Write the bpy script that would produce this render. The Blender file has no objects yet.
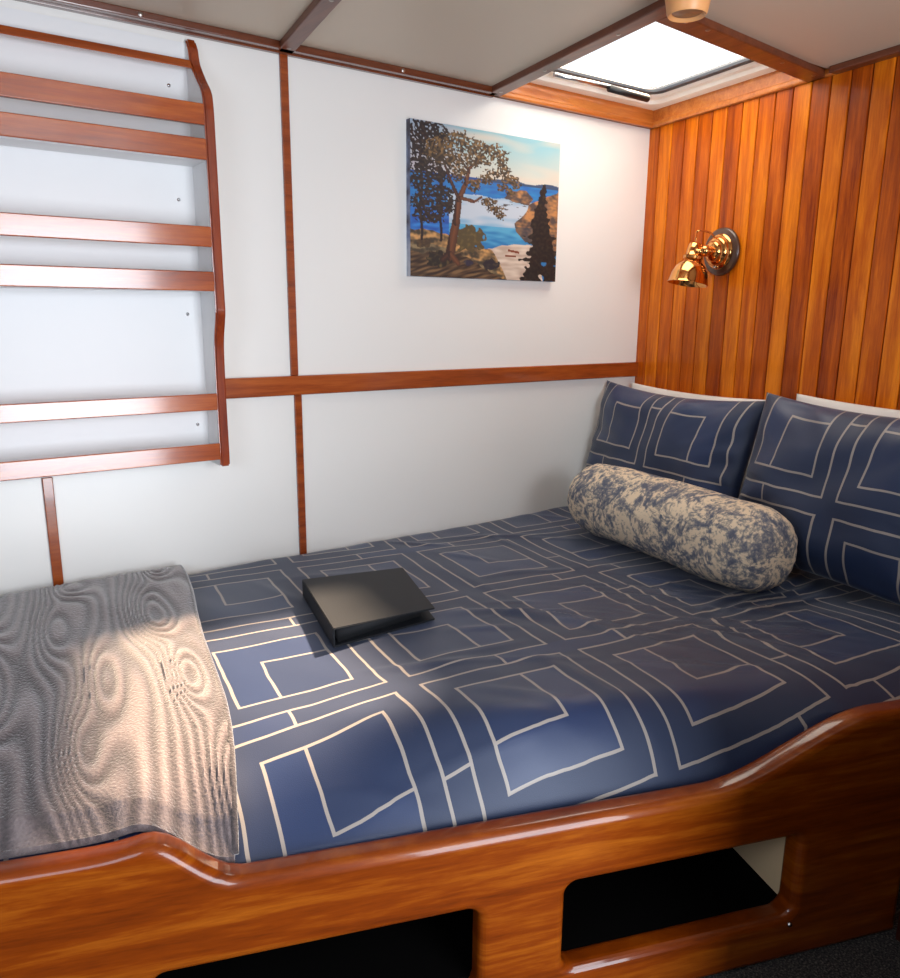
import bpy, bmesh, math, random
from mathutils import Vector, Matrix, noise
random.seed(7)
S = bpy.context.scene
COL = S.collection
PI = math.pi

# ------------------------------------------------------------------ camera, world, lights, exposure
cam_d = bpy.data.cameras.new('camera'); cam = bpy.data.objects.new('camera', cam_d); COL.objects.link(cam); S.camera = cam
cam_d.sensor_fit = 'HORIZONTAL'; cam_d.sensor_width = 36; cam_d.lens = 776.47 / 900 * 36; cam_d.clip_start = .02
cr = Vector((.8210, -.5709, .0091)); cu = Vector((.1190, .1866, .9752)); cf = Vector((.5584, .7995, -.2211))
m = Matrix((cr, cu, -cf)).transposed().to_4x4(); m.translation = Vector((-2.34529, -2.08728, 1.5)); cam.matrix_world = m

W = bpy.data.worlds.new('world'); S.world = W; W.use_nodes = True
bg = W.node_tree.nodes['Background']; bg.inputs[0].default_value = (.86, .93, 1, 1); bg.inputs[1].default_value = 1.6

S.view_settings.view_transform = 'Standard'; S.view_settings.look = 'None'; S.view_settings.gamma = 1
S.view_settings.use_curve_mapping = False; S.view_settings.exposure = 0.02

def area(name, loc, aim, sx, sy, power, col, spread=PI):
    d = bpy.data.lights.new(name, 'AREA'); d.shape = 'RECTANGLE'; d.size = sx; d.size_y = sy; d.energy = power; d.color = col; d.spread = spread
    o = bpy.data.objects.new(name, d); COL.objects.link(o); o.location = loc
    o.rotation_euler = (Vector(aim) - Vector(loc)).to_track_quat('-Z', 'Y').to_euler(); return o
sun_d = bpy.data.lights.new('sun', 'SUN'); sun_d.energy = 27; sun_d.color = (1, .74, .50); sun_d.angle = math.radians(3.5)
sun = bpy.data.objects.new('sun', sun_d); COL.objects.link(sun); sun.location = (1, .4, 4)
sun.rotation_euler = Vector((-1.47, -.37, -1.45)).to_track_quat('-Z', 'Y').to_euler()
area('skylight_daylight', (-.42, -.40, 2.42), (-.42, -.40, 1.0), .72, .72, 10.5, (1, .88, .72))
area('doorway_daylight', (-1.56, -3.19, 1.22), (-1.56, 0, 1.22), 1.0, 1.72, 66, (.86, .92, 1.0))
area('left_window_daylight', (-3.02, -1.75, 1.55), (-1.6, -.6, .9), .75, .55, 9, (.72, .84, 1.0))

# ------------------------------------------------------------------ room frame
TH = math.radians(7.8)
U = Vector((math.cos(TH), -math.sin(TH), 0)); V = Vector((math.sin(TH), math.cos(TH), 0)); Z = Vector((0, 0, 1))
def uvp(u, v, z): return U * u + V * v + Z * z          # bed / head-wall frame
BD = Vector((.9465, -.3228, 0)); BN = Vector((-.3228, -.9465, 0)); BOFF = 1.7268   # front board direction, outward normal
def bp(t, out, z): return BN * (BOFF + out) + BD * t + Z * z
BZ = .315                                                # cabin sole height
CZ = 2.175                                               # deckhead height

# ------------------------------------------------------------------ helpers
def lin(c):
    if isinstance(c, str):
        c = [int(c[i:i+2], 16) / 255 for i in (0, 2, 4)]
    return tuple((x / 12.92 if x <= .04045 else ((x + .055) / 1.055) ** 2.4) for x in c[:3]) + (1,)

class X:
    """tiny expression wrapper over math nodes"""
    def __init__(s, nt, sock): s.nt = nt; s.s = sock
    def op(s, o, b=None, c=None):
        n = s.nt.nodes.new('ShaderNodeMath'); n.operation = o
        for i, v in enumerate((s, b, c)):
            if v is None: continue
            if isinstance(v, X): s.nt.links.new(v.s, n.inputs[i])
            else: n.inputs[i].default_value = v
        return X(s.nt, n.outputs[0])
    def __add__(s, b): return s.op('ADD', b)
    def __sub__(s, b): return s.op('SUBTRACT', b)
    def __mul__(s, b): return s.op('MULTIPLY', b)
    def mx(s, b): return s.op('MAXIMUM', b)
    def mn(s, b): return s.op('MINIMUM', b)
    def ab(s): return s.op('ABSOLUTE')
    def lt(s, b): return s.op('LESS_THAN', b)
    def gt(s, b): return s.op('GREATER_THAN', b)

def mat(name, base='808080', rough=.5, metal=0., coat=0., **kw):
    M = bpy.data.materials.new(name); M.use_nodes = True; nt = M.node_tree; b = nt.nodes['Principled BSDF']
    b.inputs['Base Color'].default_value = lin(base); b.inputs['Roughness'].default_value = rough; b.inputs['Metallic'].default_value = metal
    b.inputs['Coat Weight'].default_value = coat; b.inputs['Coat Roughness'].default_value = kw.get('coat_rough', .08)
    if 'sheen' in kw: b.inputs['Sheen Weight'].default_value = kw['sheen']; b.inputs['Sheen Roughness'].default_value = .4
    if 'ior' in kw: b.inputs['IOR'].default_value = kw['ior']
    return M, nt, b
def node(nt, t, **kw):
    n = nt.nodes.new(t)
    for k, v in kw.items():
        if k in n.inputs: n.inputs[k].default_value = v
        else: setattr(n, k, v)
    return n
def coords(nt, scale=(1, 1, 1), src='Object', rot=(0, 0, 0)):
    tc = nt.nodes.new('ShaderNodeTexCoord'); mp = nt.nodes.new('ShaderNodeMapping')
    mp.inputs['Scale'].default_value = scale; mp.inputs['Rotation'].default_value = rot
    nt.links.new(tc.outputs[src], mp.inputs[0]); return mp.outputs[0]
def ramp(nt, fac, stops):
    r = nt.nodes.new('ShaderNodeValToRGB'); nt.links.new(fac, r.inputs[0]); e = r.color_ramp.elements
    while len(e) < len(stops): e.new(.5)
    for i, (p, c) in enumerate(stops): e[i].position = p; e[i].color = lin(c)
    return r.outputs[0]
def bump(nt, b, h, strength, dist):
    n = node(nt, 'ShaderNodeBump', Strength=strength, Distance=dist); nt.links.new(h, n.inputs['Height']); nt.links.new(n.outputs[0], b.inputs['Normal'])
def mixc(nt, fac, a, b):
    n = nt.nodes.new('ShaderNodeMix'); n.data_type = 'RGBA'
    for i, v in ((0, fac), (6, a), (7, b)):
        if hasattr(v, 'is_linked') or hasattr(v, 'node'): nt.links.new(v, n.inputs[i])
        elif isinstance(v, X): nt.links.new(v.s, n.inputs[i])
        elif isinstance(v, (int, float)): n.inputs[i].default_value = v
        else: n.inputs[i].default_value = lin(v)
    return n.outputs[2]

def wood(name, cols, scale, rough=.25, coat=.7, rot=(0, 0, 0), tone=False, coat_rough=.08):
    """varnished timber; `scale` is small along the grain"""
    M, nt, b = mat(name, rough=rough, coat=coat, coat_rough=coat_rough)
    c = coords(nt, scale, rot=rot)
    n1 = node(nt, 'ShaderNodeTexNoise', Scale=1.0, Detail=6.0, Roughness=.6, Distortion=.6); nt.links.new(c, n1.inputs['Vector'])
    c2 = coords(nt, tuple(s * 6 for s in scale), rot=rot)
    n2 = node(nt, 'ShaderNodeTexNoise', Scale=1.0, Detail=4.0, Roughness=.7); nt.links.new(c2, n2.inputs['Vector'])
    f = X(nt, n1.outputs[0]) * .7 + X(nt, n2.outputs[0]) * .3
    if tone:
        a = node(nt, 'ShaderNodeAttribute', attribute_name='tone'); f = f + (X(nt, a.outputs['Fac']) - .5) * .24
    nt.links.new(ramp(nt, f.s, [(.30, cols[0]), (.5, cols[1]), (.70, cols[2])]), b.inputs['Base Color'])
    bump(nt, b, n2.outputs[0], .05, .001)
    return M

def obj(name, bm_or_me, material, parent=None, smooth=False):
    me = bm_or_me
    if isinstance(bm_or_me, bmesh.types.BMesh):
        bmesh.ops.recalc_face_normals(bm_or_me, faces=bm_or_me.faces)
        me = bpy.data.meshes.new(name); bm_or_me.to_mesh(me); bm_or_me.free()
    mats = material if isinstance(material, (list, tuple)) else [material]
    for q in mats: me.materials.append(q)
    if smooth is True: me.shade_smooth()
    elif smooth == 'hard':
        me.shade_smooth(); ar = [p.area for p in me.polygons]; th_ = 4 * sorted(ar)[len(ar) // 2]
        for p in me.polygons:
            if p.area > th_ or p.area > .5 * max(ar): p.use_smooth = False
    elif smooth: me.shade_smooth(); me.set_sharp_from_angle(angle=math.radians(smooth))
    o = bpy.data.objects.new(name, me); COL.objects.link(o)
    if parent is not None:
        o.parent = parent
        r = parent
        off = Vector(parent.location)
        while r.parent: r = r.parent; off += Vector(r.location) if r.type == 'EMPTY' else Vector()
        o.matrix_parent_inverse = Matrix.Translation(-off) if parent.type == 'EMPTY' else Matrix.Identity(4)
    return o
def thing(name, label, cat, loc=(0, 0, 0), group=None):
    o = bpy.data.objects.new(name, None); COL.objects.link(o); o.location = loc; o.empty_display_size = .05
    o['label'] = label; o['category'] = cat
    if group: o['group'] = group
    return o
def tag(o, label, cat, group=None):
    o['label'] = label; o['category'] = cat
    if group: o['group'] = group
    return o
def struct(o, label=None):
    o['kind'] = 'structure'
    if label: o['label'] = label
    return o
def box(bm, o, ax, ay, az, bev=0., tone=None):
    """box spanned by three vectors from a corner"""
    o, ax, ay, az = Vector(o), Vector(ax), Vector(ay), Vector(az)
    TL = (bm.faces.layers.float.get('tone') or bm.faces.layers.float.new('tone')) if tone is not None else None
    vs = [bm.verts.new(o + ax * i + ay * j + az * k) for k in (0, 1) for j in (0, 1) for i in (0, 1)]
    fs = [bm.faces.new([vs[q] for q in f]) for f in ((0, 2, 3, 1), (4, 5, 7, 6), (0, 1, 5, 4), (2, 6, 7, 3), (0, 4, 6, 2), (1, 3, 7, 5))]
    if tone is not None:
        for f in fs: f[TL] = tone
    if bev > 0:
        es = list({e for f in fs for e in f.edges})
        bmesh.ops.bevel(bm, geom=es, offset=bev, segments=2, profile=.5, affect='EDGES')
def bx(bm, x0, x1, y0, y1, z0, z1, bev=0.): box(bm, (x0, y0, z0), (x1 - x0, 0, 0), (0, y1 - y0, 0), (0, 0, z1 - z0), bev)
def prism(bm, pts, ext):
    """extrude a closed 3-D polygon along ext"""
    ext = Vector(ext); a = [bm.verts.new(Vector(p)) for p in pts]; b = [bm.verts.new(Vector(p) + ext) for p in pts]; n = len(a)
    bm.faces.new(a); bm.faces.new(b[::-1])
    for i in range(n): bm.faces.new((a[i], a[(i + 1) % n], b[(i + 1) % n], b[i]))
def frame_of(d):
    d = Vector(d).normalized(); a = Vector((0, 0, 1)) if abs(d.z) < .9 else Vector((1, 0, 0)); p = d.cross(a).normalized(); return p, d.cross(p).normalized(), d
def lathe(bm, c, axis, prof, seg=40, cap=False):
    """prof = [(radius, distance along axis)]"""
    p, q, d = frame_of(axis); c = Vector(c); rings = []
    for r, h in prof:
        rings.append([bm.verts.new(c + d * h + (p * math.cos(2 * PI * k / seg) + q * math.sin(2 * PI * k / seg)) * max(r, 1e-5)) for k in range(seg)])
    for A, B in zip(rings, rings[1:]):
        for k in range(seg): bm.faces.new((A[k], A[(k + 1) % seg], B[(k + 1) % seg], B[k]))
    if cap: bm.faces.new(rings[0][::-1]); bm.faces.new(rings[-1])
def tube(bm, pts, r, seg=12):
    pts = [Vector(p) for p in pts]; rings = []; prev = None
    for i, p in enumerate(pts):
        d = (pts[min(i + 1, len(pts) - 1)] - pts[max(i - 1, 0)]).normalized()
        if prev is None: a, b, _ = frame_of(d)
        else: a = (prev - d * prev.dot(d)).normalized(); b = d.cross(a)
        prev = a; rr = r[i] if isinstance(r, (list, tuple)) else r
        rings.append([bm.verts.new(p + (a * math.cos(2 * PI * k / seg) + b * math.sin(2 * PI * k / seg)) * rr) for k in range(seg)])
    for A, B in zip(rings, rings[1:]):
        for k in range(seg): bm.faces.new((A[k], A[(k + 1) % seg], B[(k + 1) % seg], B[k]))
    bm.faces.new(rings[0][::-1]); bm.faces.new(rings[-1])
def bez(pts, n=24):
    out = []; P = [Vector(p) for p in pts]; P = [P[0]] + P + [P[-1]]
    for i in range(1, len(P) - 2):
        for k in range(n):
            t = k / n; a, b, c, d = P[i-1], P[i], P[i+1], P[i+2]
            out.append(.5 * ((2 * b) + (-a + c) * t + (2 * a - 5 * b + 4 * c - d) * t * t + (-a + 3 * b - 3 * c + d) * t ** 3))
    out.append(P[-2]); return out
def sm(a, b, x):
    t = min(1, max(0, (x - a) / (b - a))); return t * t * (3 - 2 * t)

# ------------------------------------------------------------------ materials
M_white, nt, b = mat('white_panel', 'E9E7E2', rough=.38, coat=.25, coat_rough=.2)
M_shelfwhite, nt, b = mat('shelf_white', 'E4E4E4', rough=.4)
M_ceiling, nt, b = mat('deckhead_cream', 'CFC0AC', rough=.45)
M_trim = wood('trim_teak', ('6A2A0C', '8F3F14', 'A8531E'), (3, 3, 40), rot=(0, 0, 0))
M_trimh = wood('trim_teak_horizontal', ('74300E', '9A4616', 'B35C22'), (3, 45, 45))
M_lining = wood('lining_teak', ('A8541A', 'C8722A', 'DC9044'), (3, 45, 45), rough=.35, coat=.4)
M_beamh = wood('beam_teak_long', ('4A2210', '663018', '7A4222'), (3, 45, 45))
M_darkwood = wood('dark_mahogany', ('240A04', '3A1208', '4E1C0C'), (40, 40, 3), rough=.35, coat=.4)
M_beam = wood('beam_teak', ('4E2412', '6B351D', '7E4427'), (45, 3, 45), rough=.4, coat=.2)
M_batten = wood('batten_cedar', ('7E2B00', 'BC5600', 'E88210'), (30, 30, 2.2), tone=True, rough=.4, coat=.18, coat_rough=.12)
M_board = wood('board_mahogany', ('4E1902', '7E3504', 'A65A12'), (2.2, 2.2, 26), rough=.32, coat=.55, rot=(0, 0, 0))
M_rack = wood('rack_mahogany', ('7A2C08', 'A4480F', 'BF6420'), (2.5, 40, 40), rough=.22, coat=.9)
M_edge = wood('edge_mahogany', ('64200A', '8A3410', 'A44C1A'), (40, 40, 3), rough=.22, coat=.9)
for M_ in (M_rack, M_edge): M_.node_tree.nodes['Principled BSDF'].inputs['Coat IOR'].default_value = 1.6
for M_ in (M_rack, M_edge): M_.node_tree.nodes['Principled BSDF'].inputs['Coat Roughness'].default_value = .11
for M_ in (M_board, M_batten): M_.node_tree.nodes['Principled BSDF'].inputs['Specular IOR Level'].default_value = .18
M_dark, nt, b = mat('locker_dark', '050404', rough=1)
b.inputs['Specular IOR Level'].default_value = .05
M_cream, nt, b = mat('locker_cream', 'E6C79C', rough=.5)
M_whiteplastic, nt, b = mat('hatch_white', 'EFEBE4', rough=.35)
trn = node(nt, 'ShaderNodeBsdfTranslucent'); trn.inputs[0].default_value = lin('FFFAF0'); mxs = nt.nodes.new('ShaderNodeMixShader'); mxs.inputs[0].default_value = .10
nt.links.new(b.outputs[0], mxs.inputs[1]); nt.links.new(trn.outputs[0], mxs.inputs[2]); nt.links.new(mxs.outputs[0], nt.nodes['Material Output'].inputs[0])   # translucent moulding
M_gasket, nt, b = mat('hatch_gasket', '3C4048', rough=.5)
M_steel, nt, b = mat('steel', 'C8C8C8', rough=.25, metal=1)
M_black, nt, b = mat('black_plastic', '101012', rough=.45)
M_brass, nt, b = mat('brass', 'D79A5A', rough=.12, metal=1)
M_backplate, nt, b = mat('lamp_backplate', '43281A', rough=.35, coat=.4)
M_bulb, nt, b = mat('bulb', '6A5040', rough=.2)
M_tan, nt, b = mat('tan_cap', 'E8A66A', rough=.4)
M_pillowwhite, nt, b = mat('white_cotton', 'E8E2DC', rough=.9)
M_screw, nt, b = mat('screw', 'A8A09A', rough=.3, metal=1)
# acrylic skylight pane: lets daylight straight through, with a faint gloss
M_glass = bpy.data.materials.new('acrylic_pane'); M_glass.use_nodes = True; nt = M_glass.node_tree; nt.nodes.remove(nt.nodes['Principled BSDF'])
tr = nt.nodes.new('ShaderNodeBsdfTransparent'); gl = node(nt, 'ShaderNodeBsdfGlossy', Roughness=.05); mx = nt.nodes.new('ShaderNodeMixShader'); mx.inputs[0].default_value = .05
nt.links.new(tr.outputs[0], mx.inputs[1]); nt.links.new(gl.outputs[0], mx.inputs[2]); nt.links.new(mx.outputs[0], nt.nodes['Material Output'].inputs[0])
# carpet
M_carpet, nt, b = mat('carpet', '3A3736', rough=1)
n = node(nt, 'ShaderNodeTexNoise', Scale=260.0, Detail=2.0); nt.links.new(coords(nt), n.inputs['Vector'])
nt.links.new(ramp(nt, n.outputs[0], [(.35, '161415'), (.55, '3E3A38'), (.7, '6A625C')]), b.inputs['Base Color']); bump(nt, b, n.outputs[0], .6, .004)
# leather binder
M_leather, nt, b = mat('binder_leather', '1A1D22', rough=.55)
n = node(nt, 'ShaderNodeTexVoronoi', Scale=420.0); nt.links.new(coords(nt), n.inputs['Vector']); bump(nt, b, n.outputs[0], .25, .0008); b.inputs['Specular IOR Level'].default_value = .3
M_paper, nt, b = mat('binder_pages', '15161A', rough=.7)

# duvet / pillow cover: woven navy with mirrored nested rectangles
def woven(name, UVA=False):
    M, nt, b = mat(name, rough=.52, sheen=.18)
    uvn = node(nt, 'ShaderNodeUVMap', uv_map='pattern'); sp = nt.nodes.new('ShaderNodeSeparateXYZ')
    nz = node(nt, 'ShaderNodeTexNoise', Scale=9.0, Detail=1.0)
    nt.links.new(uvn.outputs[0], nz.inputs['Vector']); nt.links.new(uvn.outputs[0], sp.inputs[0])
    wob = (X(nt, nz.outputs[0]) - .5) * .012
    u = X(nt, sp.outputs[0]) + wob; v = X(nt, sp.outputs[1]) + wob
    PU, PV, G = .366, .405, .025
    a = u.op('PINGPONG', PU); c = v.op('PINGPONG', PV)
    lw = .0030
    def rect(x0, x1, y0, y1):   # signed outside distance (Chebyshev) of a rectangle
        dx = (a - (x0 + x1) / 2).ab() - (x1 - x0) / 2; dy = (c - (y0 + y1) / 2).ab() - (y1 - y0) / 2
        return dx.mx(dy)
    o = rect(G, PU - G, G, PV - G); i = rect(.073, .291, .077, .318); s = rect(.073, .213, .077, .232)
    lines = o.ab().lt(lw).mx(i.ab().lt(lw)).mx(s.ab().lt(lw))
    bar1 = (a - .215).ab().lt(lw) * c.lt(G); bar2 = (c - .243).ab().lt(lw) * a.lt(G)
    bar3 = (a - .10).ab().lt(lw) * c.gt(PV - G)
    lines = lines.mx(bar1).mx(bar2).mx(bar3)
    inner = i.lt(0); sub = s.lt(0); band = c.lt(G) * a.gt(.215)
    tone = inner * .34 + sub * -.22 + band * .30
    fine = node(nt, 'ShaderNodeTexNoise', Scale=600.0, Detail=1.0); nt.links.new(uvn.outputs[0], fine.inputs['Vector'])
    tone = tone + (X(nt, fine.outputs[0]) - .5) * .5 + .25
    ground = mixc(nt, tone.op('MINIMUM', 1).mx(0), '1C283F', '18315E')
    col = mixc(nt, lines, ground, '948C86')
    nt.links.new(col, b.inputs['Base Color'])
    r = X(nt, b.inputs['Roughness'].links[0].from_socket) if b.inputs['Roughness'].is_linked else None
    rr = inner * -.1 + .55; nt.links.new(rr.s, b.inputs['Roughness'])
    bump(nt, b, (X(nt, fine.outputs[0]) + lines * 1.2).s, .15, .002)
    return M
M_duvet = woven('woven_navy')
# throw: taupe plush
M_throw, nt, b = mat('plush_taupe', '8B7E79', rough=.95, sheen=.8)
n = node(nt, 'ShaderNodeTexNoise', Scale=220.0, Detail=3.0); nt.links.new(coords(nt), n.inputs['Vector'])
att = node(nt, 'ShaderNodeAttribute', attribute_name='rib')
f = X(nt, n.outputs[0]) * .5 + X(nt, att.outputs['Fac']) * .5
nt.links.new(ramp(nt, f.s, [(.2, '3C3637'), (.5, '594F50'), (.8, '786C6B')]), b.inputs['Base Color']); bump(nt, b, n.outputs[0], .7, .004)
# toile bolster
M_toile, nt, b = mat('toile_cotton', 'DCC9AE', rough=.85)
tc = coords(nt)
n1 = node(nt, 'ShaderNodeTexNoise', Scale=13.0, Detail=8.0, Roughness=.74, Distortion=1.2); n2 = node(nt, 'ShaderNodeTexVoronoi', Scale=85.0); n3 = node(nt, 'ShaderNodeTexNoise', Scale=60.0, Detail=3.0)
for q in (n1, n2, n3): nt.links.new(tc, q.inputs['Vector'])
nw = node(nt, 'ShaderNodeVectorMath', operation='SCALE'); nt.links.new(n3.outputs['Color'], nw.inputs[0]); nw.inputs['Scale'].default_value = .035
nad = node(nt, 'ShaderNodeVectorMath', operation='ADD'); nt.links.new(tc, nad.inputs[0]); nt.links.new(nw.outputs[0], nad.inputs[1]); nt.links.new(nad.outputs[0], n2.inputs['Vector'])
f = X(nt, n1.outputs[0]) + (X(nt, n2.outputs[0]) - .35) * .16 + (X(nt, n3.outputs[0]) - .5) * .22
nt.links.new(ramp(nt, f.s, [(.475, 'E6D2B6'), (.52, 'B4A898'), (.575, '7E7E84'), (.66, '5A5F70')]), b.inputs['Base Color'])
bump(nt, b, n3.outputs[0], .25, .004)

# ------------------------------------------------------------------ room shell
XL, YF = -3.25, -3.15      # foot wall and entry wall
bm = bmesh.new(); bx(bm, XL, .25, 0, .06, BZ - .05, 2.225); struct(obj('wall_back', bm, M_white))
bm = bmesh.new(); bx(bm, XL - .1, .4, YF - .1, .06, BZ - .05, BZ); struct(obj('floor', bm, M_carpet))
# foot wall with a window opening, entry wall with a doorway opening
bm = bmesh.new()
y0, y1, z0, z1 = -2.15, -1.35, 1.27, 1.83
bx(bm, XL - .06, XL, YF, y0, BZ, 2.3); bx(bm, XL - .06, XL, y1, 0, BZ, 2.3); bx(bm, XL - .06, XL, y0, y1, BZ, z0); bx(bm, XL - .06, XL, y0, y1, z1, 2.3)
struct(obj('wall_foot', bm, M_darkwood))
bm = bmesh.new()
bx(bm, XL, -2.06, YF - .06, YF, BZ, 2.3); bx(bm, -1.06, .3, YF - .06, YF, BZ, 2.3); bx(bm, -2.06, -1.06, YF - .06, YF, 2.1, 2.3)
struct(obj('wall_entry', bm, M_darkwood))
# head wall: backing plus varnished battens
bm = bmesh.new(); box(bm, uvp(.0, .03, BZ), U * .05, V * -3.1, Z * 1.905); struct(obj('wall_head', bm, M_edge))
bm = bmesh.new(); v = .008; k = 0
tones = [.55, .95, .35, .75, .45, .9, .2, .85, .6, .3, .98, .15, .8, .1, .7, .25, .9, .05, .75, .3, .95, .2, .6, .4, .85, .3, .7]
for k in range(27):
    w = .0635
    box(bm, uvp(-.014, v - w + .0035, .62), U * .014, V * (w - .0035), Z * (CZ - .62), bev=.0035, tone=tones[k % 27]); v -= w
struct(obj('trim_9', bm, M_batten, smooth='hard'), 'vertical varnished orange timber battens on the head wall')
# cabin partition beside the bed, plus an unseen stub added to shade this corner
bm = bmesh.new(); pd = Vector((-.055, -.998, 0))
box(bm, Vector((-.888, -1.535, BZ)), Vector((.03, 0, 0)), pd * 1.62, Z * (1.24 - BZ)); bx(bm, -1.40, -.90, -1.80, -1.765, BZ, 1.24)
struct(obj('wall_partition_shade_stub', bm, M_darkwood))

# ceiling panels with the skylight well left open, plus beams
SX0 = -.79; SY1 = -.745
DY = Vector((.150, .9887, 0))       # run of the deck beams
def ly(x0, y): return x0 + .152 * y
bm = bmesh.new()
def cpanel(pts): prism(bm, [(x, y, CZ) for x, y in pts], (0, 0, .06))
cpanel([(XL, 0), (ly(-.735, 0), 0), (ly(-.735, YF), YF), (XL, YF)])
cpanel([(ly(-.735, -.735), -.735), (.2, -.735), (.2, YF), (ly(-.735, YF), YF)])
struct(obj('ceiling', bm, M_ceiling))
def beam(name, x0, w, ya, yb, m=M_beam, t=.018, label=None):
    bm = bmesh.new(); a = Vector((ly(x0, ya), ya, CZ - t)); b_ = Vector((ly(x0, yb), yb, CZ - t))
    box(bm, a, b_ - a, (w, 0, 0), (0, 0, t + .002), bev=.003); return struct(obj(name, bm, m, smooth='hard'), label)
beam('trim_1', -1.452, .042, -.005, YF); beam('trim_2', -.768, .048, -.005, YF)
bm = bmesh.new(); box(bm, (ly(-.768, -.735) + .045, -.79, CZ - .018), (.86, .075, 0), (0, .062, 0), (0, 0, .02), bev=.003)
struct(obj('trim_3', bm, M_beam, smooth='hard'))
# cornice along the back wall and along the head wall
bm = bmesh.new(); bx(bm, XL, -.745, -.042, 0, CZ - .018, CZ, .003); bx(bm, XL, -.745, -.016, 0, CZ - .022, CZ - .015, .002); struct(obj('trim_4', bm, M_beamh, smooth='hard'))
bm = bmesh.new(); box(bm, uvp(-.045, -.765, CZ - .018), U * .045, V * -2.2, Z * .018, .003); struct(obj('trim_5', bm, M_beam, smooth='hard'))
# moulded timber lining of the skylight well on the two walls
bm = bmesh.new(); bx(bm, -.75, -.0, -.016, 0, CZ - .018, CZ + .045, .003); bx(bm, -.75, -.0, -.024, 0, CZ - .018, CZ + .002, .006); struct(obj('trim_6', bm, M_lining, smooth='hard'))
bm = bmesh.new(); box(bm, uvp(-.018, .0, CZ - .018), U * .02, V * -.775, Z * .063, .003); box(bm, uvp(-.027, .0, CZ - .018), U * .027, V * -.775, Z * .02, .006); struct(obj('trim_7', bm, M_lining, smooth='hard'))
bm = bmesh.new(); box(bm, (ly(-.735, 0), 0, CZ), (.015, 0, 0), (ly(-.735, -.73) - ly(-.735, 0), -.73, 0), (0, 0, .045)); box(bm, (ly(-.735, -.73), -.735, CZ), (.76, .06, 0), (0, .015, 0), (0, 0, .045)); struct(obj('trim_8', bm, M_trimh))
# wall strips and rail
bm = bmesh.new(); bx(bm, -1.446, -1.424, -.009, 0, 1.322, CZ - .018, .002); struct(obj('trim_10', bm, M_trim, smooth='hard'))
bm = bmesh.new(); bx(bm, -1.438, -1.416, -.009, 0, .62, 1.267, .002); struct(obj('trim_11', bm, M_trim, smooth='hard'))
bm = bmesh.new(); bx(bm, -2.103, -2.079, -.009, 0, .62, 1.10, .002); struct(obj('trim_12', bm, M_trim, smooth='hard'))
bm = bmesh.new(); bx(bm, -1.66, -.003, -.016, 0, 1.267, 1.322, .004); struct(obj('trim_13', bm, M_trimh, smooth='hard'), 'horizontal varnished rail across the white wall')

# ------------------------------------------------------------------ skylight hatch
win = bpy.data.objects.new('window_1', None); COL.objects.link(win); win['kind'] = 'structure'; win['label'] = 'square skylight hatch in the cabin ceiling, blown out with daylight'
def rring(z, inset, r, n=8, x0=-.735, x1=-.012, y0=-.735, y1=-.010):
    """rounded parallelogram ring following the well"""
    pts = []
    X0, X1, Y0, Y1 = x0 + inset, x1 - inset, y0 + inset, y1 - inset
    for cx, cy, a0 in ((X1 - r, Y1 - r, 0), (X0 + r, Y1 - r, 90), (X0 + r, Y0 + r, 180), (X1 - r, Y0 + r, 270)):
        for k in range(n + 1):
            a = math.radians(a0 + 90 * k / n); px, py = cx + r * math.cos(a), cy + r * math.sin(a)
            pts.append(Vector((px + .137 * py, py, z)))
    return pts
def loft(bm, rings, close=False):
    R = [[bm.verts.new(p) for p in r] for r in rings]; n = len(R[0])
    seq = list(zip(R, R[1:])) + ([(R[-1], R[0])] if close else [])
    for A, B in seq:
        for k in range(n): bm.faces.new((A[k], A[(k + 1) % n], B[(k + 1) % n], B[k]))
    return R
zc = CZ + .042
bm = bmesh.new(); loft(bm, [rring(zc + .06, -.03, .01), rring(zc, -.03, .01), rring(zc, .030, .05), rring(zc + .004, .040, .05), rring(zc + .016, .042, .05), rring(zc + .018, .060, .055), rring(zc + .03, .066, .055), rring(zc + .06, .066, .055)], True)
obj('frame', bm, M_whiteplastic, win, smooth=50)
bm = bmesh.new(); loft(bm, [rring(zc + .026, .064, .055), rring(zc + .026, .088, .05), rring(zc + .034, .088, .05), rring(zc + .05, .064, .055)], True)
obj('gasket', bm, M_gasket, win, smooth=50)
bm = bmesh.new(); R = rring(zc + .036, .080, .05); R2 = rring(zc + .042, .080, .05)
a = [bm.verts.new(p) for p in R]; c = [bm.verts.new(p) for p in R2]; bm.faces.new(a); bm.faces.new(c[::-1])
for k in range(len(a)): bm.faces.new((a[k], a[(k + 1) % len(a)], c[(k + 1) % len(a)], c[k]))
obj('pane', bm, M_glass, win)
bm = bmesh.new(); tube(bm, [(-.58, -.105, zc + .008), (-.34, -.110, zc + .008)], .007); obj('stay_rod', bm, M_steel, win, True)
bm = bmesh.new(); tube(bm, [(-.345, -.110, zc + .004), (-.165, -.116, zc - .002)], .011); obj('stay_sleeve', bm, M_black, win, True)
bm = bmesh.new(); tube(bm, [(-.345, -.104, zc + .012), (-.155, -.108, zc + .008)], .006); obj('stay_rod', bm, M_steel, win, True)

def screw(p, nrm, parent=None, r=.006):
    bm = bmesh.new(); lathe(bm, p, nrm, [(0, .0015), (r * .7, .0014), (r, 0)], 14); return obj('screw', bm, M_screw, parent, True)

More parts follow.
